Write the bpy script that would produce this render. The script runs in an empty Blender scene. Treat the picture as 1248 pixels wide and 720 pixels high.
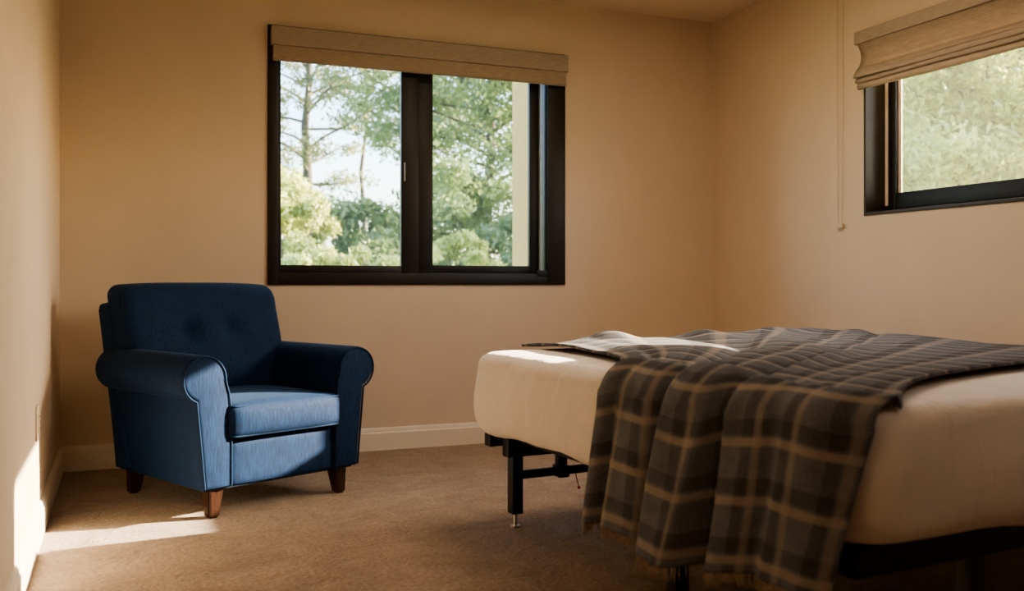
import bpy, bmesh, math, random
import numpy as np
from mathutils import Vector, Matrix
random.seed(7); rng = np.random.default_rng(11)
PI = math.pi
scn = bpy.context.scene
COL = scn.collection

# ------------------------------------------------------------------ room measures
WL, WR = -0.26, 3.29           # left / right wall (inner faces)
WF, WB = -1.9, 4.79            # front / back wall
H = 2.437; EYE = 0.857
SUN_B, SUN_C = 0.14, 0.415      # sun travels along (-1, SUN_B, -SUN_C)

# ------------------------------------------------------------------ object helpers
def tag(o, label=None, cat=None, group=None, kind=None):
    if label: o['label'] = label
    if cat: o['category'] = cat
    if group: o['group'] = group
    if kind: o['kind'] = kind
    return o

def empty(name, loc=(0, 0, 0), rz=0.0):
    o = bpy.data.objects.new(name, None); COL.objects.link(o)
    o.location = loc; o.rotation_euler = (0, 0, rz); o.empty_display_size = 0.1
    return o

def link(name, me, mat, parent=None, smooth=30):
    if isinstance(mat, (list, tuple)):
        for m in mat: me.materials.append(m)
    elif mat: me.materials.append(mat)
    if smooth:
        me.polygons.foreach_set('use_smooth', [True]*len(me.polygons))
        if smooth < 180: me.set_sharp_from_angle(angle=math.radians(smooth))
    o = bpy.data.objects.new(name, me); COL.objects.link(o)
    if parent: o.parent = parent
    return o

def obj(name, bm, mat, parent=None, smooth=30):
    bmesh.ops.recalc_face_normals(bm, faces=bm.faces)
    me = bpy.data.meshes.new(name); bm.to_mesh(me); bm.free()
    return link(name, me, mat, parent, smooth)

def add_box(bm, x0, x1, y0, y1, z0, z1, bev=0.0, seg=2):
    r = bmesh.ops.create_cube(bm, size=1.0)
    vs = r['verts']
    for v in vs:
        v.co = Vector((x0 + (v.co.x+.5)*(x1-x0), y0 + (v.co.y+.5)*(y1-y0), z0 + (v.co.z+.5)*(z1-z0)))
    if bev > 0:
        es = list({e for v in vs for e in v.link_edges})
        bmesh.ops.bevel(bm, geom=es, offset=bev, segments=seg, affect='EDGES', profile=0.5)

def box(name, b, mat, parent=None, bev=0.0, seg=2):
    bm = bmesh.new(); add_box(bm, *b, bev=bev, seg=seg); return obj(name, bm, mat, parent)

def boxes(name, bs, mat, parent=None, bev=0.0):
    bm = bmesh.new()
    for b in bs: add_box(bm, *b, bev=bev)
    return obj(name, bm, mat, parent)

def add_tube(bm, pts, rad, n=10, closed=False, caps=True):
    pts = [Vector(p) for p in pts]; N = len(pts)
    rads = rad if isinstance(rad, (list, tuple)) else [rad]*N
    prev = None; rings = []
    for i, p in enumerate(pts):
        a = pts[(i-1) % N] if (closed or i > 0) else p
        b = pts[(i+1) % N] if (closed or i < N-1) else p
        t = (b-a).normalized()
        if prev is None:
            ref = Vector((0, 0, 1)) if abs(t.z) < .9 else Vector((1, 0, 0))
            nrm = t.cross(ref).normalized()
        else:
            nrm = (prev - t*prev.dot(t)).normalized()
        prev = nrm; bn = t.cross(nrm)
        rings.append([bm.verts.new(p + (nrm*math.cos(2*PI*k/n) + bn*math.sin(2*PI*k/n))*rads[i]) for k in range(n)])
    M = N if closed else N-1
    for i in range(M):
        A, B = rings[i], rings[(i+1) % N]
        for k in range(n):
            bm.faces.new((A[k], A[(k+1) % n], B[(k+1) % n], B[k]))
    if caps and not closed:
        bm.faces.new(rings[0][::-1]); bm.faces.new(rings[-1])

def tube(name, pts, rad, mat, parent=None, n=10, closed=False):
    bm = bmesh.new(); add_tube(bm, pts, rad, n, closed); return obj(name, bm, mat, parent, 60)

def add_prism(bm, prof, axis, a, b, bev=0.0, seg=3):
    """closed 2-D profile extruded along an axis; prof gives the two other coordinates"""
    def P(p, t):
        return {'x': (t, p[0], p[1]), 'y': (p[0], t, p[1]), 'z': (p[0], p[1], t)}[axis]
    A = [bm.verts.new(P(p, a)) for p in prof]; B = [bm.verts.new(P(p, b)) for p in prof]
    n = len(prof)
    f1 = bm.faces.new(A); f2 = bm.faces.new(B[::-1])
    for i in range(n): bm.faces.new((A[i], B[i], B[(i+1) % n], A[(i+1) % n]))
    if bev > 0:
        bmesh.ops.recalc_face_normals(bm, faces=bm.faces)
        es = list(f1.edges) + list(f2.edges)
        bmesh.ops.bevel(bm, geom=es, offset=bev, segments=seg, affect='EDGES', profile=0.5)

def rbox_bm(hx, hy, hz, r, n=14, fn=None):
    """rounded box with an even grid of faces, fn reshapes the finished points"""
    bm = bmesh.new()
    bmesh.ops.create_cube(bm, size=2.0)
    bmesh.ops.subdivide_edges(bm, edges=bm.edges[:], cuts=n, use_grid_fill=True)
    for v in bm.verts:
        c = v.co
        # spend more of the grid on the corners
        c = Vector([math.copysign(math.sin(abs(q)*PI/2)**0.9, q) for q in c])
        p = Vector((c.x*hx, c.y*hy, c.z*hz))
        q = Vector((max(-hx+r, min(hx-r, p.x)), max(-hy+r, min(hy-r, p.y)), max(-hz+r, min(hz-r, p.z))))
        d = p - q
        if d.length > 1e-9:
            m = max(abs(d.x), abs(d.y), abs(d.z))
            p = q + d.normalized()*m
        v.co = Vector(fn(p)) if fn else p
    return bm

def arc(cx, cy, r, a0, a1, n):
    return [(cx + r*math.cos(math.radians(a0+(a1-a0)*i/n)), cy + r*math.sin(math.radians(a0+(a1-a0)*i/n))) for i in range(n+1)]

# ------------------------------------------------------------------ materials
def mat_new(name):
    m = bpy.data.materials.new(name); m.use_nodes = True
    nt = m.node_tree; b = nt.nodes['Principled BSDF']
    return m, nt, b
def N(nt, t, **kw):
    n = nt.nodes.new(t)
    for k, v in kw.items():
        if k in n.inputs: n.inputs[k].default_value = v
        else: setattr(n, k, v)
    return n
def ramp(nt, fac, stops):
    r = nt.nodes.new('ShaderNodeValToRGB'); nt.links.new(fac, r.inputs['Fac'])
    while len(r.color_ramp.elements) > len(stops): r.color_ramp.elements.remove(r.color_ramp.elements[-1])
    while len(r.color_ramp.elements) < len(stops): r.color_ramp.elements.new(0.5)
    for e, (p, c) in zip(r.color_ramp.elements, stops):
        e.position = p; e.color = (*c, 1)
    return r
def rgb(h):                                  # sRGB 0-255 -> linear
    return tuple((c/255/12.92 if c/255 <= .04045 else ((c/255+.055)/1.055)**2.4) for c in h)

def simple(name, col, rough=.6, metal=0.0, noise=0.0, scale=40, bump=0.0, spec=.5, sheen=0.0, stretch=(1, 1, 1)):
    m, nt, b = mat_new(name)
    b.inputs['Roughness'].default_value = rough; b.inputs['Metallic'].default_value = metal
    b.inputs['Specular IOR Level'].default_value = spec
    if sheen: b.inputs['Sheen Weight'].default_value = sheen; b.inputs['Sheen Roughness'].default_value = .4
    tc = N(nt, 'ShaderNodeTexCoord'); mp = N(nt, 'ShaderNodeMapping'); mp.inputs['Scale'].default_value = stretch
    nt.links.new(tc.outputs['Object'], mp.inputs['Vector'])
    nz = N(nt, 'ShaderNodeTexNoise', Scale=scale, Detail=6.0, Roughness=.6)
    nt.links.new(mp.outputs['Vector'], nz.inputs['Vector'])
    lo = tuple(max(0, c*(1-noise)) for c in col); hi = tuple(c*(1+noise) for c in col)
    r = ramp(nt, nz.outputs['Fac'], [(.3, lo), (.7, hi)])
    nt.links.new(r.outputs['Color'], b.inputs['Base Color'])
    if bump:
        bp = N(nt, 'ShaderNodeBump', Strength=bump, Distance=.004)
        nt.links.new(nz.outputs['Fac'], bp.inputs['Height']); nt.links.new(bp.outputs['Normal'], b.inputs['Normal'])
    return m

M = {}
M['wall'] = simple('wall_paint', (.66, .535, .405), .85, noise=.03, scale=3, bump=.0, spec=.2)
M['wall_out'] = simple('outer_render', (.62, .40, .15), .9, noise=.05, scale=8)
M['ceiling'] = simple('ceiling_paint', (.74, .63, .50), .9, noise=.02, scale=3, spec=.2)
M['trim'] = simple('trim_paint', (.74, .65, .53), .45, noise=.02, scale=6)
M['frame'] = simple('dark_window_metal', (.011, .008, .006), .5, noise=.15, scale=12)
M['jamb'] = simple('brown_window_metal', (.045, .032, .022), .5, noise=.15, scale=12)
M['track'] = simple('light_track_metal', (.35, .37, .40), .4, noise=.05)
M['lit_edge'] = simple('painted_lit_edge', (.72, .62, .48), .5, noise=.05)  # pale colour standing in for sunlit jamb and glass glare
M['black'] = simple('black_powder_coat', (.008, .007, .006), .5, noise=.2, scale=60)
M['steel'] = simple('zinc_steel', (.55, .52, .46), .35, 1.0, noise=.1, scale=60)
M['red'] = simple('red_plastic', (.35, .02, .015), .5)
M['plastic'] = simple('outlet_plastic', (.75, .64, .48), .4, noise=.02)
M['slot'] = simple('dark_slot', (.02, .017, .015), .7)
M['cord'] = simple('cord_cotton', (.62, .50, .39), .9, noise=.05, scale=200)
M['bark'] = simple('tree_bark', (.10, .085, .065), .95, noise=.4, scale=8, bump=.4, stretch=(1, 1, .3))
M['grass'] = simple('ground_grass', (.16, .22, .06), .95, noise=.4, scale=3)

def carpet():
    m, nt, b = mat_new('carpet_loop')
    b.inputs['Roughness'].default_value = .8; b.inputs['Specular IOR Level'].default_value = .125
    b.inputs['Sheen Weight'].default_value = .25
    tc = N(nt, 'ShaderNodeTexCoord')
    f = N(nt, 'ShaderNodeTexNoise', Scale=75.0, Detail=6.0, Roughness=.75); nt.links.new(tc.outputs['Object'], f.inputs['Vector'])
    g = N(nt, 'ShaderNodeTexNoise', Scale=5.0, Detail=6.0, Roughness=.62, Distortion=1.2); nt.links.new(tc.outputs['Object'], g.inputs['Vector'])
    r1 = ramp(nt, f.outputs['Fac'], [(.34, (.20, .135, .09)), (.66, (.46, .335, .235))])
    r2 = ramp(nt, g.outputs['Fac'], [(.3, (.74, .72, .70)), (.7, (1.12, 1.12, 1.12))])
    mx = N(nt, 'ShaderNodeMix', data_type='RGBA', blend_type='MULTIPLY'); mx.inputs[0].default_value = 1
    nt.links.new(r1.outputs['Color'], mx.inputs[6]); nt.links.new(r2.outputs['Color'], mx.inputs[7])
    nt.links.new(mx.outputs[2], b.inputs['Base Color'])
    ad = N(nt, 'ShaderNodeMath', operation='MULTIPLY_ADD'); ad.inputs[1].default_value = 5.0
    nt.links.new(g.outputs['Fac'], ad.inputs[0]); nt.links.new(f.outputs['Fac'], ad.inputs[2])
    bp = N(nt, 'ShaderNodeBump', Strength=.7, Distance=.008)
    nt.links.new(ad.outputs[0], bp.inputs['Height']); nt.links.new(bp.outputs['Normal'], b.inputs['Normal'])
    return m
M['carpet'] = carpet()

def upholstery():
    m, nt, b = mat_new('blue_chenille')
    b.inputs['Roughness'].default_value = .8; b.inputs['Specular IOR Level'].default_value = .25
    b.inputs['Sheen Weight'].default_value = .06; b.inputs['Sheen Roughness'].default_value = .35
    b.inputs['Sheen Tint'].default_value = (.45, .7, 1, 1)
    tc = N(nt, 'ShaderNodeTexCoord'); mp = N(nt, 'ShaderNodeMapping'); mp.inputs['Scale'].default_value = (1, 1, .12)
    nt.links.new(tc.outputs['Object'], mp.inputs['Vector'])
    a = N(nt, 'ShaderNodeTexNoise', Scale=210.0, Detail=3.0); nt.links.new(mp.outputs['Vector'], a.inputs['Vector'])
    c = N(nt, 'ShaderNodeTexNoise', Scale=14.0, Detail=3.0); nt.links.new(tc.outputs['Object'], c.inputs['Vector'])
    r1 = ramp(nt, a.outputs['Fac'], [(.28, (.0006, .0075, .031)), (.72, (.0028, .0250, .080))])
    r2 = ramp(nt, c.outputs['Fac'], [(.3, (.85, .85, .87)), (.7, (1.1, 1.1, 1.1))])
    mx = N(nt, 'ShaderNodeMix', data_type='RGBA', blend_type='MULTIPLY'); mx.inputs[0].default_value = 1
    nt.links.new(r1.outputs['Color'], mx.inputs[6]); nt.links.new(r2.outputs['Color'], mx.inputs[7])
    nt.links.new(mx.outputs[2], b.inputs['Base Color'])
    bp = N(nt, 'ShaderNodeBump', Strength=.2, Distance=.002)
    nt.links.new(a.outputs['Fac'], bp.inputs['Height']); nt.links.new(bp.outputs['Normal'], b.inputs['Normal'])
    return m
M['blue'] = upholstery()
M['piping'] = simple('blue_piping', (.004, .020, .055), .8, noise=.2, scale=150, spec=.2)
M['dark_blue'] = simple('dark_blue_seam', (.005, .014, .034), .8, noise=.2, scale=150)

def walnut():
    m, nt, b = mat_new('walnut_stain'); b.inputs['Roughness'].default_value = .3
    tc = N(nt, 'ShaderNodeTexCoord'); mp = N(nt, 'ShaderNodeMapping'); mp.inputs['Scale'].default_value = (1, 1, .1)
    nt.links.new(tc.outputs['Object'], mp.inputs['Vector'])
    a = N(nt, 'ShaderNodeTexNoise', Scale=60.0, Detail=4.0); nt.links.new(mp.outputs['Vector'], a.inputs['Vector'])
    r = ramp(nt, a.outputs['Fac'], [(.3, (.012, .005, .003)), (.7, (.045, .018, .010))])
    nt.links.new(r.outputs['Color'], b.inputs['Base Color']); return m
M['walnut'] = walnut()

def sheet():
    m, nt, b = mat_new('cream_cotton_sheet')
    b.inputs['Roughness'].default_value = .85; b.inputs['Specular IOR Level'].default_value = .2; b.inputs['Sheen Weight'].default_value = .15
    tc = N(nt, 'ShaderNodeTexCoord')
    mp = N(nt, 'ShaderNodeMapping'); mp.inputs['Scale'].default_value = (1, 1, .7); mp.inputs['Rotation'].default_value = (.5, .3, .2)
    nt.links.new(tc.outputs['Object'], mp.inputs['Vector'])
    a = N(nt, 'ShaderNodeTexNoise', Scale=5.0, Detail=4.0, Distortion=1.2); nt.links.new(mp.outputs['Vector'], a.inputs['Vector'])
    f = N(nt, 'ShaderNodeTexNoise', Scale=500.0, Detail=2.0); nt.links.new(tc.outputs['Object'], f.inputs['Vector'])
    r = ramp(nt, f.outputs['Fac'], [(.3, (.70, .635, .56)), (.7, (.78, .71, .63))])
    nt.links.new(r.outputs['Color'], b.inputs['Base Color'])
    bp = N(nt, 'ShaderNodeBump', Strength=.6, Distance=.03)
    nt.links.new(a.outputs['Fac'], bp.inputs['Height']); nt.links.new(bp.outputs['Normal'], b.inputs['Normal'])
    return m
M['sheet'] = sheet()

def plaid(name='grey_tan_plaid'):
    m, nt, b = mat_new(name)
    b.inputs['Roughness'].default_value = 1.0; b.inputs['Specular IOR Level'].default_value = .0
    b.inputs['Sheen Weight'].default_value = .02; b.inputs['Sheen Roughness'].default_value = .5
    uv = N(nt, 'ShaderNodeUVMap', uv_map='UVMap')
    sep = N(nt, 'ShaderNodeSeparateXYZ'); nt.links.new(uv.outputs['UV'], sep.inputs[0])
    def math_(op, a, b_=None, c=None):
        n = N(nt, 'ShaderNodeMath', operation=op)
        for i, q in enumerate((a, b_, c)):
            if q is None: continue
            if isinstance(q, (int, float)): n.inputs[i].default_value = q
            else: nt.links.new(q, n.inputs[i])
        return n.outputs[0]
    def stripes(co, period, off):
        fr = math_('FRACT', math_('MULTIPLY_ADD', co, 1/period, off))
        d = math_('ABSOLUTE', math_('SUBTRACT', fr, .5))
        def band(lo, hi):
            mr = N(nt, 'ShaderNodeMapRange', interpolation_type='SMOOTHSTEP'); nt.links.new(d, mr.inputs[0])
            mr.inputs[1].default_value = lo; mr.inputs[2].default_value = hi
            mr.inputs[3].default_value = 1; mr.inputs[4].default_value = 0
            return mr.outputs[0]
        light = band(.045, .10)                         # tan line
        mr = N(nt, 'ShaderNodeMapRange', interpolation_type='SMOOTHSTEP'); nt.links.new(fr, mr.inputs[0])
        mr.inputs[1].default_value = .60; mr.inputs[2].default_value = .64
        m2 = N(nt, 'ShaderNodeMapRange', interpolation_type='SMOOTHSTEP'); nt.links.new(fr, m2.inputs[0])
        m2.inputs[1].default_value = .86; m2.inputs[2].default_value = .90; m2.inputs[3].default_value = 1; m2.inputs[4].default_value = 0
        dark = math_('MULTIPLY', mr.outputs[0], m2.outputs[0])
        return light, dark
    lu, du = stripes(sep.outputs[0], .112, .35)
    lv, dv = stripes(sep.outputs[1], .125, .27)
    wv = N(nt, 'ShaderNodeTexNoise', Scale=300.0, Detail=3.0); nt.links.new(uv.outputs['UV'], wv.inputs['Vector'])
    wl = N(nt, 'ShaderNodeTexNoise', Scale=20.0, Detail=4.0); nt.links.new(uv.outputs['UV'], wl.inputs['Vector'])
    base = ramp(nt, wv.outputs['Fac'], [(.3, (.097, .099, .106)), (.7, (.20, .203, .214))])
    def mix(a, bcol, fac, mode='MIX'):
        mx = N(nt, 'ShaderNodeMix', data_type='RGBA', blend_type=mode)
        nt.links.new(fac, mx.inputs[0]); nt.links.new(a, mx.inputs[6]); mx.inputs[7].default_value = (*bcol, 1)
        return mx.outputs[2]
    c = base.outputs['Color']
    c = mix(c, (.60, .59, .58), math_('MULTIPLY', du, .75), 'MULTIPLY')
    c = mix(c, (.60, .59, .58), math_('MULTIPLY', dv, .75), 'MULTIPLY')
    c = mix(c, (.40, .33, .26), math_('MULTIPLY', lu, .34))
    c = mix(c, (.42, .345, .27), math_('MULTIPLY', lv, .5))
    r2 = ramp(nt, wl.outputs['Fac'], [(.3, (.85, .85, .85)), (.7, (1.12, 1.12, 1.12))])
    mx = N(nt, 'ShaderNodeMix', data_type='RGBA', blend_type='MULTIPLY'); mx.inputs[0].default_value = 1
    nt.links.new(c, mx.inputs[6]); nt.links.new(r2.outputs['Color'], mx.inputs[7])
    nt.links.new(mx.outputs[2], b.inputs['Base Color'])
    bp = N(nt, 'ShaderNodeBump', Strength=.5, Distance=.003)
    nt.links.new(wv.outputs['Fac'], bp.inputs['Height']); nt.links.new(bp.outputs['Normal'], b.inputs['Normal'])
    return m
M['plaid'] = plaid()
M['fringe'] = simple('fringe_yarn', (.33, .26, .19), .95, noise=.35, scale=90)

def linen(name, col, trans):
    m, nt, b = mat_new(name)
    tc = N(nt, 'ShaderNodeTexCoord')
    mp = N(nt, 'ShaderNodeMapping'); mp.inputs['Scale'].default_value = (.25, .25, 3); nt.links.new(tc.outputs['Object'], mp.inputs['Vector'])
    a = N(nt, 'ShaderNodeTexNoise', Scale=90.0, Detail=4.0); nt.links.new(mp.outputs['Vector'], a.inputs['Vector'])
    r = ramp(nt, a.outputs['Fac'], [(.3, tuple(c*.85 for c in col)), (.7, tuple(c*1.1 for c in col))])
    b.inputs['Roughness'].default_value = .9; b.inputs['Specular IOR Level'].default_value = .15
    nt.links.new(r.outputs['Color'], b.inputs['Base Color'])
    t = N(nt, 'ShaderNodeBsdfTranslucent'); nt.links.new(r.outputs['Color'], t.inputs['Color'])
    ms = N(nt, 'ShaderNodeMixShader'); ms.inputs[0].default_value = trans
    nt.links.new(b.outputs[0], ms.inputs[1]); nt.links.new(t.outputs[0], ms.inputs[2])
    nt.links.new(ms.outputs[0], nt.nodes['Material Output'].inputs['Surface'])
    bp = N(nt, 'ShaderNodeBump', Strength=.25, Distance=.002)
    nt.links.new(a.outputs['Fac'], bp.inputs['Height']); nt.links.new(bp.outputs['Normal'], b.inputs['Normal'])
    return m
M['linen'] = linen('taupe_linen', (.44, .36, .285), .12)
M['linen2'] = linen('taupe_linen_sheer', (.46, .365, .275), .2)

def glass(name, haze):
    m, nt, b = mat_new(name); nt.nodes.remove(b)
    t = N(nt, 'ShaderNodeBsdfTransparent'); t.inputs[0].default_value = (.97, .98, .97, 1)
    g = N(nt, 'ShaderNodeBsdfGlossy'); g.inputs['Roughness'].default_value = .02
    fr = N(nt, 'ShaderNodeFresnel'); fr.inputs[0].default_value = 1.1
    m1 = N(nt, 'ShaderNodeMixShader'); nt.links.new(fr.outputs[0], m1.inputs[0]); nt.links.new(t.outputs[0], m1.inputs[1]); nt.links.new(g.outputs[0], m1.inputs[2])
    d = N(nt, 'ShaderNodeBsdfTranslucent'); d.inputs[0].default_value = (.95, .95, .92, 1)  # translucent share puts a washed-out glare haze into the pane
    tc = N(nt, 'ShaderNodeTexCoord'); nz = N(nt, 'ShaderNodeTexNoise', Scale=3.0, Detail=3.0); nt.links.new(tc.outputs['Object'], nz.inputs['Vector'])
    mr = N(nt, 'ShaderNodeMapRange'); nt.links.new(nz.outputs['Fac'], mr.inputs[0]); mr.inputs[3].default_value = haze*.6; mr.inputs[4].default_value = haze*1.4
    m2 = N(nt, 'ShaderNodeMixShader'); nt.links.new(mr.outputs[0], m2.inputs[0])
    nt.links.new(m1.outputs[0], m2.inputs[1]); nt.links.new(d.outputs[0], m2.inputs[2])
    nt.links.new(m2.outputs[0], nt.nodes['Material Output'].inputs['Surface'])
    return m
M['glass'] = glass('window_glass', .02)
M['glass2'] = glass('hazy_window_glass', .008)

def leafmat(name, lo, hi, scale=1.2):
    m, nt, b = mat_new(name); nt.nodes.remove(b)
    tc = N(nt, 'ShaderNodeTexCoord')
    a = N(nt, 'ShaderNodeTexNoise', Scale=scale, Detail=8.0, Roughness=.75); nt.links.new(tc.outputs['Object'], a.inputs['Vector'])
    r = ramp(nt, a.outputs['Fac'], [(.35, lo), (.65, hi)])
    d = N(nt, 'ShaderNodeBsdfDiffuse'); t = N(nt, 'ShaderNodeBsdfTranslucent'); g = N(nt, 'ShaderNodeBsdfGlossy'); g.inputs['Roughness'].default_value = .45
    nt.links.new(r.outputs['Color'], d.inputs[0]); nt.links.new(r.outputs['Color'], t.inputs[0])
    m1 = N(nt, 'ShaderNodeMixShader'); m1.inputs[0].default_value = .45
    nt.links.new(d.outputs[0], m1.inputs[1]); nt.links.new(t.outputs[0], m1.inputs[2])
    m2 = N(nt, 'ShaderNodeMixShader'); m2.inputs[0].default_value = .06
    nt.links.new(m1.outputs[0], m2.inputs[1]); nt.links.new(g.outputs[0], m2.inputs[2])
    nt.links.new(m2.outputs[0], nt.nodes['Material Output'].inputs['Surface'])
    return m
M['leaf_pine'] = leafmat('pine_needles', (.15, .17, .05), (.46, .44, .19))
M['leaf_green'] = leafmat('broad_leaves', (.07, .13, .035), (.36, .44, .16))
M['leaf_bright'] = leafmat('bright_leaves', (.26, .32, .05), (.78, .80, .28))
M['leaf_dark'] = leafmat('deep_green_leaves', (.05, .10, .03), (.28, .38, .15))

# ------------------------------------------------------------------ room shell
def struct(o, label=None): o['kind'] = 'structure'; return o
T = .14
struct(box('floor', (WL-T, WR+T, WF-T, WB+T, -.12, 0), M['carpet']))
struct(box('ceiling', (WL-T, WR+T, WF-T, WB+T, H, H+.12), M['ceiling']))
struct(box('wall_left', (WL-T, WL, WF-T, WB+T, 0, H), M['wall']))
struct(box('wall_front', (WL, WR, WF-T, WF, 0, H), M['wall']))
B1 = (.671, 2.304, .857, 2.148)              # back window opening x0 x1 z0 z1
struct(boxes('wall_back', [(WL, B1[0], WB, WB+T, 0, H), (B1[1], WR, WB, WB+T, 0, H),
                           (B1[0], B1[1], WB, WB+T, 0, B1[2]), (B1[0], B1[1], WB, WB+T, B1[3], H)], M['wall']))
B2 = (2.20, 3.53, 1.187, 2.06)               # right window opening y0 y1 z0 z1
struct(boxes('wall_right', [(WR, WR+T, WF-T, B2[0], 0, H), (WR, WR+T, B2[1], WB+T, 0, H),
                            (WR, WR+T, B2[0], B2[1], 0, B2[2]), (WR, WR+T, B2[0], B2[1], B2[3], H)], M['wall']))
# baseboards with a stepped cap
def bb_prof(s):   # (offset from wall, z)
    return [(0, 0), (.016*s, 0), (.016*s, .088), (.011*s, .096), (.011*s, .104), (.006*s, .113), (0, .116)]
bm = bmesh.new(); add_prism(bm, [(WB+p[0], p[1]) for p in bb_prof(-1)], 'x', WL, WR); struct(obj('baseboard_back', bm, M['trim']))
bm = bmesh.new(); add_prism(bm, [(WL+p[0], p[1]) for p in bb_prof(1)], 'y', WF, WB-.016); struct(obj('baseboard_left', bm, M['trim']))
bm = bmesh.new(); add_prism(bm, [(WR+p[0], p[1]) for p in bb_prof(-1)], 'y', WF, WB-.016); struct(obj('baseboard_right', bm, M['trim']))

# ------------------------------------------------------------------ back window (sliding, dark metal)
w1 = empty('window_1', (0, WB, 0)); w1['kind'] = 'structure'
x0, x1, z0, z1 = B1
boxes('window_frame', [(x0, .722, -.012, .11, z0, z1), (2.196, x1, -.012, .11, z0, z1),
                       (.722, 2.196, -.012, .11, z0, z0+.062), (.722, 2.196, -.012, .11, z1-.06, z1)], M['frame'], w1, bev=.002)
s = boxes('sash', [(.722, .738, .012, .040, .919, 2.088), (1.36, 1.455, .012, .040, .919, 2.088),
                   (.738, 1.36, .012, .040, .919, .957), (.738, 1.36, .012, .040, 2.04, 2.088)], M['frame'], w1, bev=.002)
box('pane', (.738, 1.36, .024, .028, .957, 2.04), M['glass'], s)
box('latch', (1.372, 1.380, .000, .013, 1.40, 1.50), M['track'], s, bev=.003)
s = boxes('sash', [(1.455, 1.546, .052, .080, .919, 2.088), (2.112, 2.170, .052, .080, .919, 2.088),
                   (1.546, 2.112, .052, .080, .919, .962), (1.546, 2.112, .052, .080, 2.04, 2.088)], M['frame'], w1, bev=.002)
box('pane', (1.546, 2.112, .064, .068, .962, 2.04), M['glass'], s)
boxes('track', [(2.172, 2.179, .052, .058, .925, 2.088), (2.184, 2.188, .044, .052, .925, 2.088)], M['track'], w1)
box('stopper', (2.135, 2.19, -.02, .012, .905, .937), M['black'], w1, bev=.003)

# shade over the back window: a flat valance over a shallow gathered fold
def blind_part(name, prof, axis, a, b, mat, parent, bev=.002):
    bm = bmesh.new(); add_prism(bm, prof, axis, a, b, bev=bev, seg=2); return obj(name, bm, mat, parent)
sb = empty('roman_shade', (0, WB-.012, 0)); tag(sb, 'taupe fabric shade raised flat above the wide dark-framed window', 'window shade')
blind_part('valance', [(-.048, 2.042), (-.030, 2.040), (-.001, 2.045), (-.001, 2.132), (-.048, 2.132)], 'x', .684, 2.300, M['linen'], sb)
blind_part('fabric_fold', [(-.040, 1.972), (-.034, 1.966), (-.012, 1.968), (-.006, 1.985), (-.006, 2.044), (-.036, 2.041)], 'x', .692, 2.292, M['linen2'], sb)
tube('bottom_bar', [(.692, -.030, 1.967), (2.292, -.030, 1.967)], .0045, M['linen'], sb, n=8)

# ------------------------------------------------------------------ right window
w2 = empty('window_2', (WR, 0, 0)); w2['kind'] = 'structure'
y0, y1, z0, z1 = B2
boxes('jamb_liner', [(-.006, .115, y1-.014, y1, z0, z1), (-.006, .115, y0, y0+.014, z0, z1),
                     (-.006, .115, y0+.014, y1-.014, z0, z0+.016), (-.006, .115, y0+.014, y1-.014, z1-.014, z1)], M['jamb'], w2, bev=.002)
boxes('window_frame', [(.115, .16, y1-.055, y1, z0, z1), (.115, .16, y0, y0+.055, z0, z1),
                       (.115, .16, y0+.055, y1-.055, z0, z0+.075), (.115, .16, y0+.055, y1-.055, z1-.05, z1)], M['frame'], w2, bev=.002)
box('painted_sun_strip', (.112, .116, y1-.034, y1-.016, z0+.05, z1-.02), M['lit_edge'], w2)  # cream strip painted in where sun catches the jamb gap
s = boxes('sash', [(.10, .135, y1-.095, y1-.055, z0+.03, z1-.05), (.10, .135, y0+.055, y0+.095, z0+.03, z1-.05),
                   (.10, .135, y0+.095, y1-.095, z0+.03, z0+.105), (.10, .135, y0+.095, y1-.095, z1-.09, z1-.05)], M['frame'], w2, bev=.002)
box('painted_glare_strip', (.118, .126, y1-.112, y1-.095, z0+.105, z1-.09), M['lit_edge'], s)  # cream strip painted in for the glare at the glass edge
box('pane', (.120, .124, y0+.095, y1-.095, z0+.105, z1-.09), M['glass2'], s)

# roman shade over the right window
sh = empty('roman_shade', (WR-.006, 0, 0)); tag(sh, 'taupe linen shade gathered in drooping folds over the side window', 'window shade')
ya, yb = y0-.02, y1+.005
box('headrail', (-.055, -.001, ya, yb, 2.0, 2.06), M['linen'], sh, bev=.002)
def cloth_strip(name, prof, th, mat, parent, ny=26, wob=.004, seed=0):
    """a sheet of fabric following a profile (x,z), running along y"""
    bm = bmesh.new(); rows = []
    rr = random.Random(seed); ph = [rr.uniform(0, 6) for _ in range(4)]
    n = len(prof)
    for j in range(ny+1):
        y = ya + .012 + (yb-ya-.024)*j/ny
        row = []
        for i, (px, pz) in enumerate(prof):
            k = i/(n-1)
            dx = wob*math.sin(y*5+ph[0]+k*2) ; dz = -wob*1.6*math.sin(PI*j/ny)*k + wob*.5*math.sin(y*9+ph[1]+k*3)*k
            row.append(bm.verts.new((px+dx, y, pz+dz)))
        rows.append(row)
    for j in range(ny):
        for i in range(n-1):
            bm.faces.new((rows[j][i], rows[j+1][i], rows[j+1][i+1], rows[j][i+1]))
    o = obj(name, bm, mat, parent, 180)
    md = o.modifiers.new('Solidify', 'SOLIDIFY'); md.thickness = th; md.offset = 0
    return o
def smoothp(pts, n=6):
    out = []; P = [pts[0]]+list(pts)+[pts[-1]]
    for i in range(1, len(P)-2):
        for k in range(n):
            t = k/n; a, b, c, d = P[i-1], P[i], P[i+1], P[i+2]
            out.append(tuple(.5*((2*b[q]) + (-a[q]+c[q])*t + (2*a[q]-5*b[q]+4*c[q]-d[q])*t*t + (-a[q]+3*b[q]-3*c[q]+d[q])*t**3) for q in range(2)))
    out.append(tuple(pts[-1])); return out
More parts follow.
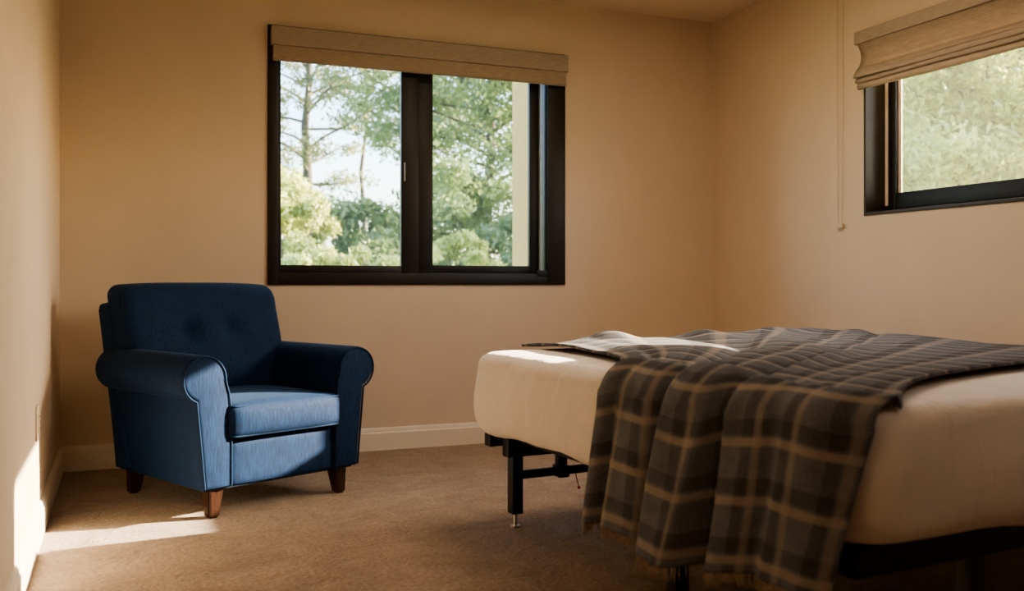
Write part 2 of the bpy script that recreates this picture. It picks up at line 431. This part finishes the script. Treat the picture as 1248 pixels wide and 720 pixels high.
cloth_strip('fabric_panel', smoothp([(-.044, 2.002), (-.024, 1.965), (-.022, 1.93), (-.036, 1.895), (-.056, 1.872), (-.05, 1.862), (-.025, 1.872)]), .003, M['linen2'], sh, seed=1)
cloth_strip('fabric_fold', smoothp([(-.028, 1.89), (-.050, 1.868), (-.066, 1.848), (-.062, 1.836), (-.035, 1.846)]), .003, M['linen'], sh, seed=2)
cloth_strip('fabric_fold', smoothp([(-.028, 1.86), (-.045, 1.842), (-.060, 1.826), (-.056, 1.815), (-.032, 1.824)]), .003, M['linen'], sh, seed=3)
cloth_strip('fabric_fold', smoothp([(-.024, 1.842), (-.040, 1.822), (-.050, 1.797), (-.040, 1.785), (-.020, 1.795)]), .003, M['linen'], sh, seed=4)

# pull cord on the right wall
pc = empty('pull_cord', (WR-.012, 3.684, 0)); tag(pc, 'thin pale looped pull cord hanging down the bare wall beside the side window', 'cord')
tube('cord', [(0, .018, H-.002), (0, .019, 1.8), (0, .014, 1.16)], .0015, M['cord'], pc, n=6)
tube('cord', [(0, -.022, H-.002), (0, -.021, 1.8), (0, -.014, 1.16)], .0015, M['cord'], pc, n=6)
box('cord_tensioner', (-.006, .010, -.02, .02, 1.135, 1.158), M['cord'], pc, bev=.004)

# wall outlet
wo = empty('wall_outlet', (WL, 3.50, .40)); tag(wo, 'cream duplex power outlet on the left wall behind the armchair', 'power outlet')
box('cover_plate', (0, .006, -.037, .037, -.058, .058), M['plastic'], wo, bev=.0025)
for dz in (-.02, .02):
    r_ = box('receptacle', (.004, .009, -.017, .017, dz-.014, dz+.014), M['plastic'], wo, bev=.002)
    boxes('slot', [(.0085, .0094, -.008, -.005, dz-.005, dz+.005), (.0085, .0094, .005, .008, dz-.005, dz+.005)], M['slot'], r_)

# ------------------------------------------------------------------ armchair
ch = empty('armchair', (.439, 4.034, 0), math.radians(25.03))
tag(ch, 'navy blue upholstered armchair with rolled arms and buttoned back', 'armchair')
def arm_profile(s):
    p = [(-.236, .112), (-.236, .30), (-.238, .40), (-.246, .46)]
    p += arc(-.345, .517, .086, -5, 248, 22)
    p += [(-.374, .40), (-.358, .24), (-.346, .112)]
    return [(q[0]*s, q[1]) for q in p]
for s in (1, -1):
    prof = arm_profile(s)
    bm = bmesh.new(); add_prism(bm, prof, 'y', -.36, .355, bev=.016, seg=4)
    a = obj('arm', bm, M['blue'], ch, 40)
    pp = [((q[0]-(-.31*s))*.975+(-.31*s), -.3595, (q[1]-.35)*.975+.35) for q in prof]
    pp = pp[:-1] + [pp[-1]]
    tube('piping', pp[0:], .0042, M['piping'], a, n=8)
# body under the seat: front panel, sides closed, back
bm = rbox_bm(.243, .335, .088, .022, 10)
for v in bm.verts: v.co += Vector((0, 0, .196))
for v in bm.verts:
    if v.co.y < -.31: v.co.y -= .006*(1-(v.co.x/.243)**2)
for v in bm.verts: v.co.y -= .012
obj('front_panel', bm, M['blue'], ch, 50)
# seat cushion
def seatfn(p):
    x, y, z = p
    k = max(0, 1-(x/.25)**2)*max(0, 1-(y/.31)**2)
    if z > 0: z += .022*k**.6
    f = max(0, 1-(x/.25)**4)
    if y < -.2: y -= .018*f*(1-(z/.075)**2 if abs(z) < .075 else 0)
    return (x, y-.08, z+.352)
bm = rbox_bm(.251, .30, .062, .026, 14, seatfn)
sc_ = obj('seat_cushion', bm, M['blue'], ch, 60)
def rr_path(hx, hy, r, n=6):
    pts = []
    for cx, cy, a0 in ((hx-r, hy-r, 0), (-hx+r, hy-r, 90), (-hx+r, -hy+r, 180), (hx-r, -hy+r, 270)):
        pts += arc(cx, cy, r, a0, a0+90, n)
    return pts
def pipe_loop(zz, off, sz):
    out = []
    for (x, y) in rr_path(.251, .30, .026):
        f = max(0, 1-(x/.25)**4)
        yy = y - (off*f if y < -.2 else 0)
        out.append((x*sz, yy*sz-.08, zz))
    return out
tube('piping', pipe_loop(.408, .004, .985), .0045, M['piping'], sc_, n=8, closed=True)
tube('piping', pipe_loop(.297, .004, .985), .0045, M['piping'], sc_, n=8, closed=True)
# back frame and back cushion
def lean(p, z0=.35, k=.16): return (p[0], p[1] + (p[2]-z0)*k, p[2])
def bfn(p):
    x, y, z = p; z += .45
    x *= 1.0 + .03*(z-.45)/.33
    return lean((x*.94-.014, y+.315, z), .45, .20)
bm = rbox_bm(.388, .06, .335, .035, 12, bfn)
obj('back_frame', bm, M['blue'], ch, 60)
BTN = [(-.118, .665), (.088, .668)]
def cfn(p):
    x, y, z = p
    fx = max(0, 1-(x/.385)**2); fz = max(0, 1-(z/.245)**2)
    if y < 0: y -= .045*(fx*fz)**.55
    else: y += .015*fx*fz
    if z > .12: z -= .012*(abs(x)/.38)**3
    X, Z = x, z + .622
    for bx, bz in BTN:
        d = math.hypot(x-bx, Z-bz)
        if y < 0: y += .034*math.exp(-(d/.035)**2) + .012*math.exp(-(d/.10)**2)
    # tapers a little towards the seat
    X *= 1 - .06*max(0, (.62-Z)/.25)
    return lean((X*.935-.014, y+.205, Z), .45, .30)
bm = rbox_bm(.386, .085, .245, .05, 34, cfn)
bc = obj('back_cushion', bm, M['blue'], ch, 80)
# piping round the front edge of the back cushion
pl = []
for (x, z) in rr_path(.372, .232, .055, 8):
    q = cfn((x, -.052, z)); fx = max(0, 1-(x/.385)**2); fz = max(0, 1-(z/.245)**2)
    pl.append(q)
pl2 = []
for (x, z) in rr_path(.372, .232, .055, 8):
    X = x*(1-.06*max(0, (-z)/.25)); zz = z-(.012*(abs(x)/.38)**3 if z > .12 else 0)
    pl2.append(lean((X*1.012*.935-.014, .205-.062-.004, zz*1.012+.622), .45, .30))
tube('piping', pl2, .0045, M['dark_blue'], bc, n=8, closed=True)
for bx, bz in BTN:
    base = Vector(lean((bx*.935-.014, .205-.085-.045*.8+.042, bz), .45, .30))
    bm = bmesh.new(); bmesh.ops.create_uvsphere(bm, u_segments=14, v_segments=8, radius=.015)
    for v in bm.verts: v.co = Vector((v.co.x, v.co.y*.55, v.co.z)) + base
    obj('button', bm, M['blue'], bc, 180)
# legs
for lx, ly in ((-.28, -.30), (.28, -.30), (-.28, .30), (.28, .30)):
    bm = bmesh.new(); r = bmesh.ops.create_cube(bm, size=1)
    for v in r['verts']:
        top = v.co.z > 0; w = .033 if top else .021
        v.co = Vector((lx + math.copysign(w, v.co.x) + (0 if top else .008*math.copysign(1, lx)), ly + math.copysign(w, v.co.y) + (0 if top else .008*math.copysign(1, ly)), .118 if top else 0.0))
    bmesh.ops.bevel(bm, geom=bm.edges[:], offset=.008, segments=3, affect='EDGES')
    obj('leg', bm, M['walnut'], ch)
# thin base under the arms ties the body together
box('base', (-.335, .335, -.335, .335, .104, .125), M['dark_blue'], ch, bev=.004)

# ------------------------------------------------------------------ bed frame
BW, BL = 1.85, 1.80
bed_rz = math.atan2(.0844, .9964)
bf = empty('bed_frame', (1.29, 1.38, 0), bed_rz); tag(bf, 'black metal bed base with square legs under the cream mattress', 'bed frame')
box('deck', (.07, BW-.07, .06, BL-.045, .333, .3485), M['black'], bf, bev=.003)
boxes('side_rail', [(.11, .15, .07, BL-.05, .312, .334)], M['black'], bf, bev=.003)
boxes('side_rail', [(BW-.15, BW-.11, .07, BL-.05, .312, .334)], M['black'], bf, bev=.003)
boxes('end_rail', [(.045, BW-.05, BL-.10, BL-.055, .290, .334)], M['black'], bf, bev=.003)
boxes('end_rail', [(.05, BW-.05, .07, .115, .275, .334)], M['black'], bf, bev=.003)
boxes('cross_rail', [(.06, BW-.06, BL-.21, BL-.165, .268, .334)], M['black'], bf, bev=.003)
boxes('cross_rail', [(.06, BW-.06, .70, .745, .268, .334)], M['black'], bf, bev=.003)
def bed_leg(u, v):
    l = box('leg', (u-.021, u+.021, v-.021, v+.021, .048, .300), M['black'], bf, bev=.003)
    bm = bmesh.new(); add_tube(bm, [(u, v, .004), (u, v, .06)], .0065, 12)
    add_tube(bm, [(u, v, 0), (u, v, .006)], .017, 16)
    obj('levelling_foot', bm, M['steel'], l)
for u, v in ((.145, 1.70), (.10, .705), (.44, .11), (BW-.10, 1.70), (BW-.10, .705), (BW-.15, .10)): bed_leg(u, v)
tube('brace', [(.15, 1.70, .182), (BW-.11, 1.70, .182)], .016, M['black'], bf, n=12)
boxes('brace_hanger', [(.310, .355, 1.673, 1.727, .160, .205), (.313, .352, 1.685, 1.715, .20, .30), (.317, .385, 1.69, 1.71, .262, .30)], M['black'], bf, bev=.006)
tg = tube('pull_tag', [(.373, 1.665, .175), (.377, 1.66, .15), (.381, 1.657, .128)], .0016, M['slot'], bf, n=6)
bm = bmesh.new(); bmesh.ops.create_uvsphere(bm, u_segments=10, v_segments=6, radius=.006)
for v in bm.verts: v.co += Vector((.382, 1.657, .124))
obj('bead', bm, M['red'], tg, 180)

# ------------------------------------------------------------------ mattress in fitted sheet
MB, MT = .349, .622
def mattress():
    bm = bmesh.new()
    R = .12; rt = .055
    prof = []     # (inset, z)
    for i in range(4): prof.append((.5-.14*i, MB))                  # under side
    prof += [(.06, MB), (.022, MB+.002), (.006, MB+.014)]
    for k in range(1, 8): 
        t = k/8; prof.append((-.012*math.sin(PI*t), MB+.014+(MT-.05-MB-.014)*t))
    prof += [(rt*(1-math.cos(a)), MT-.05+.05*math.sin(a)) for a in [PI/2*k/6 for k in range(7)]]
    prof += [(.10, MT+.004), (.17, MT+.008), (.28, MT+.010), (.42, MT+.012), (.58, MT+.013), (.75, MT+.013), (.90, MT+.013)]
    nseg, nc = 22, 12
    rings = []
    for ins, z in prof:
        hx, hy = BW/2-ins, BL/2-ins; r = max(.012, R-ins*.55) if ins > -.02 else R
        r = min(r, hx*.9, hy*.9)
        pts = []
        cs = [(hx-r, hy-r, 0), (-hx+r, hy-r, 90), (-hx+r, -hy+r, 180), (hx-r, -hy+r, 270)]
        for q in range(4):
            a = arc(*cs[q][:2], r, cs[q][2], cs[q][2]+90, nc); pts += a
            nx = cs[(q+1) % 4]; b = (nx[0]+r*math.cos(math.radians(nx[2])), nx[1]+r*math.sin(math.radians(nx[2])))
            e = a[-1]
            for k in range(1, nseg): pts.append((e[0]+(b[0]-e[0])*k/nseg, e[1]+(b[1]-e[1])*k/nseg))
        ring = []
        for (x, y) in pts:
            dz = 0; d = Vector((x, y, 0)).normalized()
            side = 1 if MB+.0 <= z < MT-.03 and ins < .03 else 0
            wv = .003*math.sin(x*9+y*7+z*14)+.0022*math.sin(y*21-z*30+x*17)
            if z < MB+.012 and ins < .1: dz = .007*math.sin(x*8+y*6.3)+.003*math.sin(x*19+y*23) - .004
            ring.append(bm.verts.new((x+BW/2+d.x*wv*side, y+BL/2+d.y*wv*side, max(z+dz, MB) if ins > .05 else z+dz)))
        rings.append(ring)
    n = len(rings[0])
    for i in range(len(rings)-1):
        for k in range(n): bm.faces.new((rings[i][k], rings[i][(k+1) % n], rings[i+1][(k+1) % n], rings[i+1][k]))
    bm.faces.new(rings[0][::-1]); bm.faces.new(rings[-1])
    return bm
mt = empty('mattress', (1.29, 1.38, 0), bed_rz); tag(mt, 'thick mattress in a plain cream fitted sheet on the black bed base', 'mattress')
obj('fitted_sheet', mattress(), M['sheet'], mt, 60)

# ------------------------------------------------------------------ plaid blanket
def sstep(a, b, x):
    t = min(1, max(0, (x-a)/(b-a))); return t*t*(3-2*t)
VALLEYS = [(.685, .030, 1.0), (.425, .028, .9), (.905, .022, .4), (.235, .030, .45)]
def fold(c):
    """ridge height across the blanket's width: broad ridges parted by narrow valleys, deepest toward the left border"""
    a = (.30 + .70*sstep(.15, .50, c)) * (1-.35*sstep(.95, 1.0, c)) * (.4+.6*sstep(0, .10, c))
    w = sum(d*math.exp(-((c-m)/q)**2) for m, q, d in VALLEYS)
    return a*(1-w)*(.86+.14*math.sin(c*14))
NC, NH, NT = 190, 40, 110
HEM = .262
def blanket():
    verts, uvs, faces = [], [], []
    RAD = .05
    # cloth coordinate across (gathers use up cloth)
    acc = [0]
    for i in range(NC):
        c0, c1 = i/NC, (i+1)/NC
        acc.append(acc[-1] + math.hypot(.86/NC, .05*(fold(c1)-fold(c0))))
    for i in range(NC+1):
        c = i/NC; f = fold(c)
        vh = .060 + .735*c                      # v at the hem
        ve = .012 + .815*c                      # v at the mattress edge
        hem = HEM - .012*f + .010*math.sin(c*9) - .012*(1-c)
        # end point of the strip on top of the bed
        pts = [(0, 1.80, .40), (.2, 1.80, .95), (.4, 1.78, 1.50), (.55, 1.72, 1.74), (.68, 1.30, 1.755), (.8, .78, 1.70), (.9, .45, 1.745), (1, .20, 1.755)]
        for a, b in zip(pts, pts[1:]):
            if a[0] <= c <= b[0]:
                t = (c-a[0])/(b[0]-a[0]); t = t
                E = (a[1]+(b[1]-a[1])*t, a[2]+(b[2]-a[2])*t); break
        C1 = (.45 - .23*c**3, ve + .32*(1-c)**2 + .34*c**2)
        uc = lambda v_: (.12 - math.sqrt(max(0, .12**2-(.12-v_)**2))) if 0 <= v_ < .12 else (.12 if v_ < 0 else 0)
        def zm(u_, v_):
            n_ = min(u_, v_, BW-u_, BL-v_)
            if n_ < .055: return -.05*(1-math.sqrt(max(0, 1-((.055-max(n_, 0))/.055)**2)))
            T2 = [(.055, 0), (.10, .004), (.17, .008), (.28, .010), (.42, .012), (9, .013)]
            for (a_, p_), (b_, q_) in zip(T2, T2[1:]):
                if n_ <= b_: return p_+(q_-p_)*(n_-a_)/(b_-a_)
        s = 0; prev = None
        for j in range(NH+NT+1):
            if j <= NH:                         # hanging down the side
                k = j/NH; zt = MT-.045
                z = hem + (zt-hem)*k
                off = .022 + f*(.128 - .070*k) + .012*(1-k)**2 + .004*math.sin(c*40+k*3)
                u = -off; v = vh + (ve-vh)*k + .010*math.sin(c*31+k*2.2)*f + .012*math.sin(k*2.6)*(c-.3)
                u += uc(v)*.9
            else:
                k = (j-NH)/NT
                arc_n = .07
                if k < arc_n:                   # over the rounded edge
                    a = k/arc_n*PI/2; q = .022+f*.055*(1-.3*k/arc_n)
                    u = -q*math.cos(a) + RAD*(1-math.cos(a)); z = MT-.045 + (.045+.016+f*.036)*math.sin(a); v = ve; u += uc(ve)*.9
                else:
                    t = (k-arc_n)/(1-arc_n); S = (RAD+uc(ve)*.9, ve)
                    u = S[0]*(1-t)**2 + 2*C1[0]*t*(1-t) + E[0]*t*t
                    v = S[1]*(1-t)**2 + 2*C1[1]*t*(1-t) + E[1]*t*t
                    fade = 1-.6*sstep(.0, .7, t)
                    z = MT + zm(u, v) + .009 + f*.036*fade*(1-sstep(.90, 1.0, c)*sstep(.0, .25, t))
                    # loose rumples running along the throw, away from the edge
                    rum = sstep(.05, .4, t)*sstep(.18, .42, c)
                    w1_ = c*31 + 2.2*math.sin(2.4*t+1) ; w2_ = c*17 - 3.0*t + 1.3*math.sin(5*t)
                    z += rum*(.010*(.5+.5*math.sin(w1_))**1.6 + .012*(.5+.5*math.sin(w2_))**2 + .003*math.sin(23*u-9*v))
                    z += .028*math.exp(-((u-.48-.15*(v-1.6))/.075)**2-((v-1.58)/.14)**2) + .026*math.exp(-((u-.88-.2*(v-1.58))/.065)**2-((v-1.56)/.16)**2) + .012*math.exp(-((u-.30)/.05)**2-((v-1.5)/.14)**2) + 0.020*math.exp(-((u-1.42)/.30)**2-((v-1.66)/.09)**2)
                    # slightly rolled borders
                    z += .004*math.exp(-((1-c)/.02)**2)*sstep(0, .2, t)*(1-t) + .012*math.exp(-(c/.025)**2)*sstep(0, .2, t)
                    ins = min(u, v, BW-u, BL-v)
            p = (u, v, z)
            if prev: s += math.dist(p, prev)
            prev = p
            verts.append(p); uvs.append((acc[i], s))
    W = NH+NT+1
    for i in range(NC):
        for j in range(W-1):
            faces.append((i*W+j, (i+1)*W+j, (i+1)*W+j+1, i*W+j+1))
    me = bpy.data.meshes.new('blanket'); me.from_pydata(verts, [], faces)
    uvl = me.uv_layers.new(name='UVMap')
    for l in me.loops: uvl.data[l.index].uv = uvs[l.vertex_index]
    return me, verts, W
me, bv, BWD = blanket()
bl = link('plaid_blanket', me, M['plaid'], None, 180)
bl.location = (1.29, 1.38, 0); bl.rotation_euler = (0, 0, bed_rz)
tag(bl, 'grey and tan plaid throw blanket draped over the edge of the bed', 'blanket')
md = bl.modifiers.new('Solidify', 'SOLIDIFY'); md.thickness = .008; md.offset = 0
# fringe along the hem
bm = bmesh.new(); rf = random.Random(3)
for i in range(0, NC):
    for q in range(2):
        t = rf.random(); a = Vector(bv[i*BWD]); b = Vector(bv[(i+1)*BWD]); p = a.lerp(b, t)
        L = rf.uniform(.016, .032); d = Vector((rf.uniform(-.005, .005), rf.uniform(-.006, .006), -L))
        add_tube(bm, [p+Vector((0, 0, .004)), p+d*.5+Vector((rf.uniform(-.002, .002), 0, 0)), p+d], [.0022, .0018, .0008], 4)
fr = obj('fringe', bm, M['fringe'], bl, 60); fr['kind'] = 'stuff'

# ------------------------------------------------------------------ outside: ground, pier, trees, shrubs
GZ = -.45
struct(box('ground', (-40, 60, WB+T, 70, GZ-.2, GZ), M['grass']))
struct(box('ground', (WR+T, 60, -40, WB+T, GZ-.2, GZ), M['grass']))
struct(box('wall_outside', (2.36, 2.62, WB+T, 5.69, GZ, 3.2), M['wall_out']))

def leaf_mesh(centers, radii, per, size, mat, name, parent, flat=1.0, seed=0, elong=1.6):
    """a crown of separate leaf blades gathered round twig ends"""
    r = np.random.default_rng(seed)
    per = int(per*2.4); size = size*.62
    C = np.repeat(np.array(centers, float), per, axis=0); Rr = np.repeat(np.array(radii, float), per)
    n = len(C)
    d = r.normal(size=(n, 3)); d /= np.linalg.norm(d, axis=1)[:, None]
    P = C + d*(Rr*r.random(n)**.5)[:, None]*np.array([1, 1, flat])
    a = r.normal(size=(n, 3)); a /= np.linalg.norm(a, axis=1)[:, None]
    b = np.cross(a, r.normal(size=(n, 3))); b /= np.linalg.norm(b, axis=1)[:, None]
    sz = size*r.uniform(.6, 1.4, n)[:, None]
    a = a*sz*elong; b = b*sz
    V = np.stack([P-a, P-b*.55, P+a, P+b*.55], axis=1).reshape(-1, 3)
    F = np.arange(4*n).reshape(-1, 4)
    me = bpy.data.meshes.new(name)
    me.vertices.add(4*n); me.vertices.foreach_set('co', V.ravel())
    me.loops.add(4*n); me.loops.foreach_set('vertex_index', F.ravel())
    me.polygons.add(n); me.polygons.foreach_set('loop_start', np.arange(0, 4*n, 4)); 
    me.update(); me.validate()
    return link(name, me, mat, parent, 0)

def tree(name, label, cat, x, y, h, trunk_r, crown0, spread, nb, per, leaf, mat, seed, group, flat=.6, lean_=0.0, clump=.55, taper=True, up=.35):
    root = empty(name, (x, y, GZ)); tag(root, label, cat, group)
    r = random.Random(seed); bm = bmesh.new()
    tp = [(0, 0, 0)]; n = 9
    for i in range(1, n+1):
        k = i/n; tp.append((lean_*k*h + r.uniform(-.02, .02)*h*.4, r.uniform(-.02, .02)*h*.4, h*k))
    add_tube(bm, tp, [trunk_r*(1-.85*i/n) for i in range(n+1)], 8)
    cs, rs = [], []; 
    for i in range(nb):
        k = crown0 + (1-crown0)*((i+.5)/nb)
        kk = k*n; i0 = min(n-1, int(kk)); f = kk-i0
        p = Vector(tp[i0]).lerp(Vector(tp[i0+1]), f)
        ang = i*2.399+r.uniform(-.4, .4)
        rel = (k-crown0)/(1-crown0+1e-6)
        L = spread*(math.sin(PI*min(1, .25+rel*.75))**.7 if taper else 1)*r.uniform(.65, 1.1)
        d = Vector((math.cos(ang), math.sin(ang), up+r.uniform(-.2, .25)))
        pts = [p]; q = p.copy()
        for st in range(4):
            q = q + d*L/4 + Vector((r.uniform(-1, 1), r.uniform(-1, 1), r.uniform(-.6, .8)))*L*.05
            pts.append(q.copy())
            if st >= 1:
                cs.append(tuple(q+Vector((r.uniform(-1, 1), r.uniform(-1, 1), r.uniform(-.5, .5)))*L*.12)); rs.append(clump*r.uniform(.6, 1.2))
        rb = trunk_r*.34*(1-.6*k)
        add_tube(bm, pts, [rb, rb*.8, rb*.6, rb*.4, rb*.2], 5, caps=False)
        sd = d.cross(Vector((0, 0, 1))).normalized()*r.choice((-1, 1))
        q2 = pts[2] + (sd*.6+Vector((0, 0, .2)))*L*.45
        add_tube(bm, [pts[2], pts[2].lerp(q2, .5)+Vector((0, 0, .04*L)), q2], [rb*.5, rb*.35, rb*.15], 4, caps=False)
        cs.append(tuple(q2)); rs.append(clump*r.uniform(.6, 1.1))
    obj('trunk', bm, M['bark'], root, 60)
    leaf_mesh(cs, rs, per, leaf, mat, 'foliage', root, flat, seed)
    return root

def shrub(name, label, x, y, h, w, mat, seed, group, n=46, per=70, leaf=.075, cat='shrub', dx=1.0):
    root = empty(name, (x, y, GZ)); tag(root, label, cat, group)
    r = random.Random(seed); bm = bmesh.new(); cs, rs = [], []
    for i in range(n):
        a = r.uniform(0, 2*PI); q = math.sqrt(r.random()); zz = r.uniform(.3, .97)
        bulge = math.sqrt(max(.05, 1-((zz-.45)/.58)**2))
        p = (math.cos(a)*q*w*bulge*dx, math.sin(a)*q*w*bulge, zz*h*(1-.12*q))
        cs.append(p); rs.append(.17*min(w, h)*r.uniform(.8, 1.5))
        if i % 3 == 0: add_tube(bm, [(p[0]*.1, p[1]*.1, 0), (p[0]*.5, p[1]*.5, p[2]*.55), p], [.03, .018, .006], 5, caps=False)
    obj('stem', bm, M['bark'], root, 60)
    leaf_mesh(cs, rs, per, leaf, mat, 'foliage', root, .85, seed)
    return root

def at(px, py, y=None, x=None):
    yaw = math.radians(22.5); u = (px-624)/1150
    d = Vector((math.sin(yaw)+u*math.cos(yaw), math.cos(yaw)-u*math.sin(yaw), (347-py)/1150))
    t = (y/d.y) if y is not None else (x/d.x)
    return d.x*t, d.y*t, EYE+d.z*t
def hgt(px, py, y=None, x=None): return at(px, py, y, x)[2]-GZ

G1, G2 = 'trees beyond the back window', 'shrubs beyond the back window'
def T_(px, y): return at(px, 300, y)[:2]
tree('pine_tree', 'tall sparse pine with forked branches outside the left pane of the wide window', 'tree', *T_(374, 21), 8.6, .17, .40, 2.5, 34, 46, .055, M['leaf_pine'], 1, G1, clump=.42)
tree('pine_tree', 'slender pine with a bare straight trunk seen in the left pane of the wide window', 'tree', *T_(443, 23), 9.2, .085, .62, 1.7, 18, 48, .055, M['leaf_pine'], 5, G1, clump=.42)
tree('broadleaf_tree', 'leafy tree whose boughs show beside the black centre mullion of the wide window', 'tree', *T_(512, 19), 8.0, .16, .45, 2.0, 26, 52, .06, M['leaf_dark'], 9, G1, clump=.45)
tree('broadleaf_tree', 'large green leafy tree filling the right pane of the wide window', 'tree', *T_(596, 16), 8.2, .15, .12, 2.2, 74, 80, .065, M['leaf_green'], 4, G1, clump=.52, taper=False, up=.3)
shrub('bush', 'tall pale green bush at the left edge of the wide window', *T_(352, 14), hgt(352, 205, 14), 1.0, M['leaf_bright'], 21, G2, n=54, per=80)
shrub('bush', 'rounded mid green bush in the middle of the left pane of the wide window', *T_(425, 15), hgt(425, 232, 15), 1.25, M['leaf_green'], 22, G2, n=64, per=85)
shrub('bush', 'low mid green bush beside the centre mullion in the left pane', *T_(492, 16.5), hgt(492, 250, 16), 1.2, M['leaf_green'], 23, G2, n=50, per=80)
shrub('hedge', 'bright yellow green clipped hedge along the bottom of the left pane', *T_(418, 10.5), hgt(418, 291, 10.5), .62, M['leaf_bright'], 24, G2, n=90, per=90, leaf=.05, cat='hedge', dx=2.2)
shrub('bush', 'yellow green bush low in the right pane of the wide window', *T_(560, 12), hgt(560, 272, 12), .75, M['leaf_bright'], 25, G2, n=50, per=80, leaf=.06)
shrub('bush', 'dark green bush low beside the beige outer pier', *T_(625, 12.5), hgt(625, 255, 12.5), .85, M['leaf_dark'], 26, G2, n=50, per=80, leaf=.06)
G3 = 'trees beyond the side window'
def S_(px, x): return at(px, 200, None, x)[:2]
tree('broadleaf_tree', 'pale leafy tree at the left edge of the side window', 'tree', *S_(1135, 18), 6.6, .14, .2, 1.9, 48, 85, .07, M['leaf_green'], 31, G3, clump=.55, taper=False)
tree('broadleaf_tree', 'sunlit yellow green tree in the middle of the side window', 'tree', *S_(1195, 11.5), 4.7, .14, .2, 1.8, 48, 85, .07, M['leaf_bright'], 32, G3, clump=.52, taper=False)
tree('broadleaf_tree', 'deep green tree at the right edge of the side window', 'tree', *S_(1262, 15), 6.1, .14, .2, 1.9, 48, 85, .07, M['leaf_dark'], 33, G3, clump=.55, taper=False)

# ------------------------------------------------------------------ light
sd = Vector((-1, SUN_B, -SUN_C)).normalized()
sun = bpy.data.lights.new('sun', 'SUN'); sun.energy = 34; sun.angle = math.radians(.6); sun.color = (1, .86, .66)
so = bpy.data.objects.new('sun', sun); COL.objects.link(so); so.rotation_euler = sd.to_track_quat('-Z', 'Y').to_euler()
so.location = (12, 1, 8)
fill = bpy.data.lights.new('ceiling_fill', 'AREA'); fill.energy = 17; fill.shape = 'DISK'; fill.size = .9; fill.color = (1, .78, .56)  # unseen fill light added to raise the room's ambient level
lo = bpy.data.objects.new('ceiling_fill', fill); COL.objects.link(lo); lo.location = (1.9, 3.0, H-.05)
wl_ = bpy.data.lights.new('side_fill', 'POINT'); wl_.energy = 4.5; wl_.shadow_soft_size = .22; wl_.color = (1, .76, .52)  # unseen soft fill added from the left, not an actual fitting
wlo = bpy.data.objects.new('side_fill', wl_); COL.objects.link(wlo); wlo.location = (.05, 1.35, 1.55)
l3 = bpy.data.lights.new('ceiling_fill', 'AREA'); l3.energy = 4.5; l3.shape = 'DISK'; l3.size = .5; l3.color = (1, .92, .84)  # second unseen fill, added to brighten the near end of the bed
l3o = bpy.data.objects.new('ceiling_fill', l3); COL.objects.link(l3o); l3o.location = (2.2, .3, H-.05)
wd = bpy.data.worlds.new('sky'); scn.world = wd; wd.use_nodes = True
nt = wd.node_tree; bg = nt.nodes['Background']
sky = N(nt, 'ShaderNodeTexSky', sky_type='NISHITA'); sky.sun_disc = False
sky.sun_elevation = math.atan(SUN_C); sky.sun_rotation = math.radians(100); sky.air_density = 1.0; sky.dust_density = 2.0
nt.links.new(sky.outputs[0], bg.inputs[0]); bg.inputs[1].default_value = 1.15

# ------------------------------------------------------------------ camera
cam = bpy.data.cameras.new('camera'); co = bpy.data.objects.new('camera', cam); COL.objects.link(co)
co.location = (0, 0, EYE); co.rotation_euler = (PI/2, 0, -math.radians(22.5))
cam.sensor_fit = 'HORIZONTAL'; cam.sensor_width = 36; cam.lens = 1150/1248*36; cam.shift_y = -13/1248
cam.clip_start = .05; cam.clip_end = 300
cam.dof.use_dof = True; cam.dof.focus_distance = 3.9; cam.dof.aperture_fstop = 2.8
scn.camera = co
scn.cycles.use_denoising = True
scn.cycles.max_bounces = 10; scn.cycles.diffuse_bounces = 6; scn.cycles.transparent_max_bounces = 12
scn.cycles.sample_clamp_indirect = 8
scn.view_settings.view_transform = 'AgX'
scn.view_settings.look = 'AgX - Medium High Contrast'
scn.view_settings.exposure = 0.42
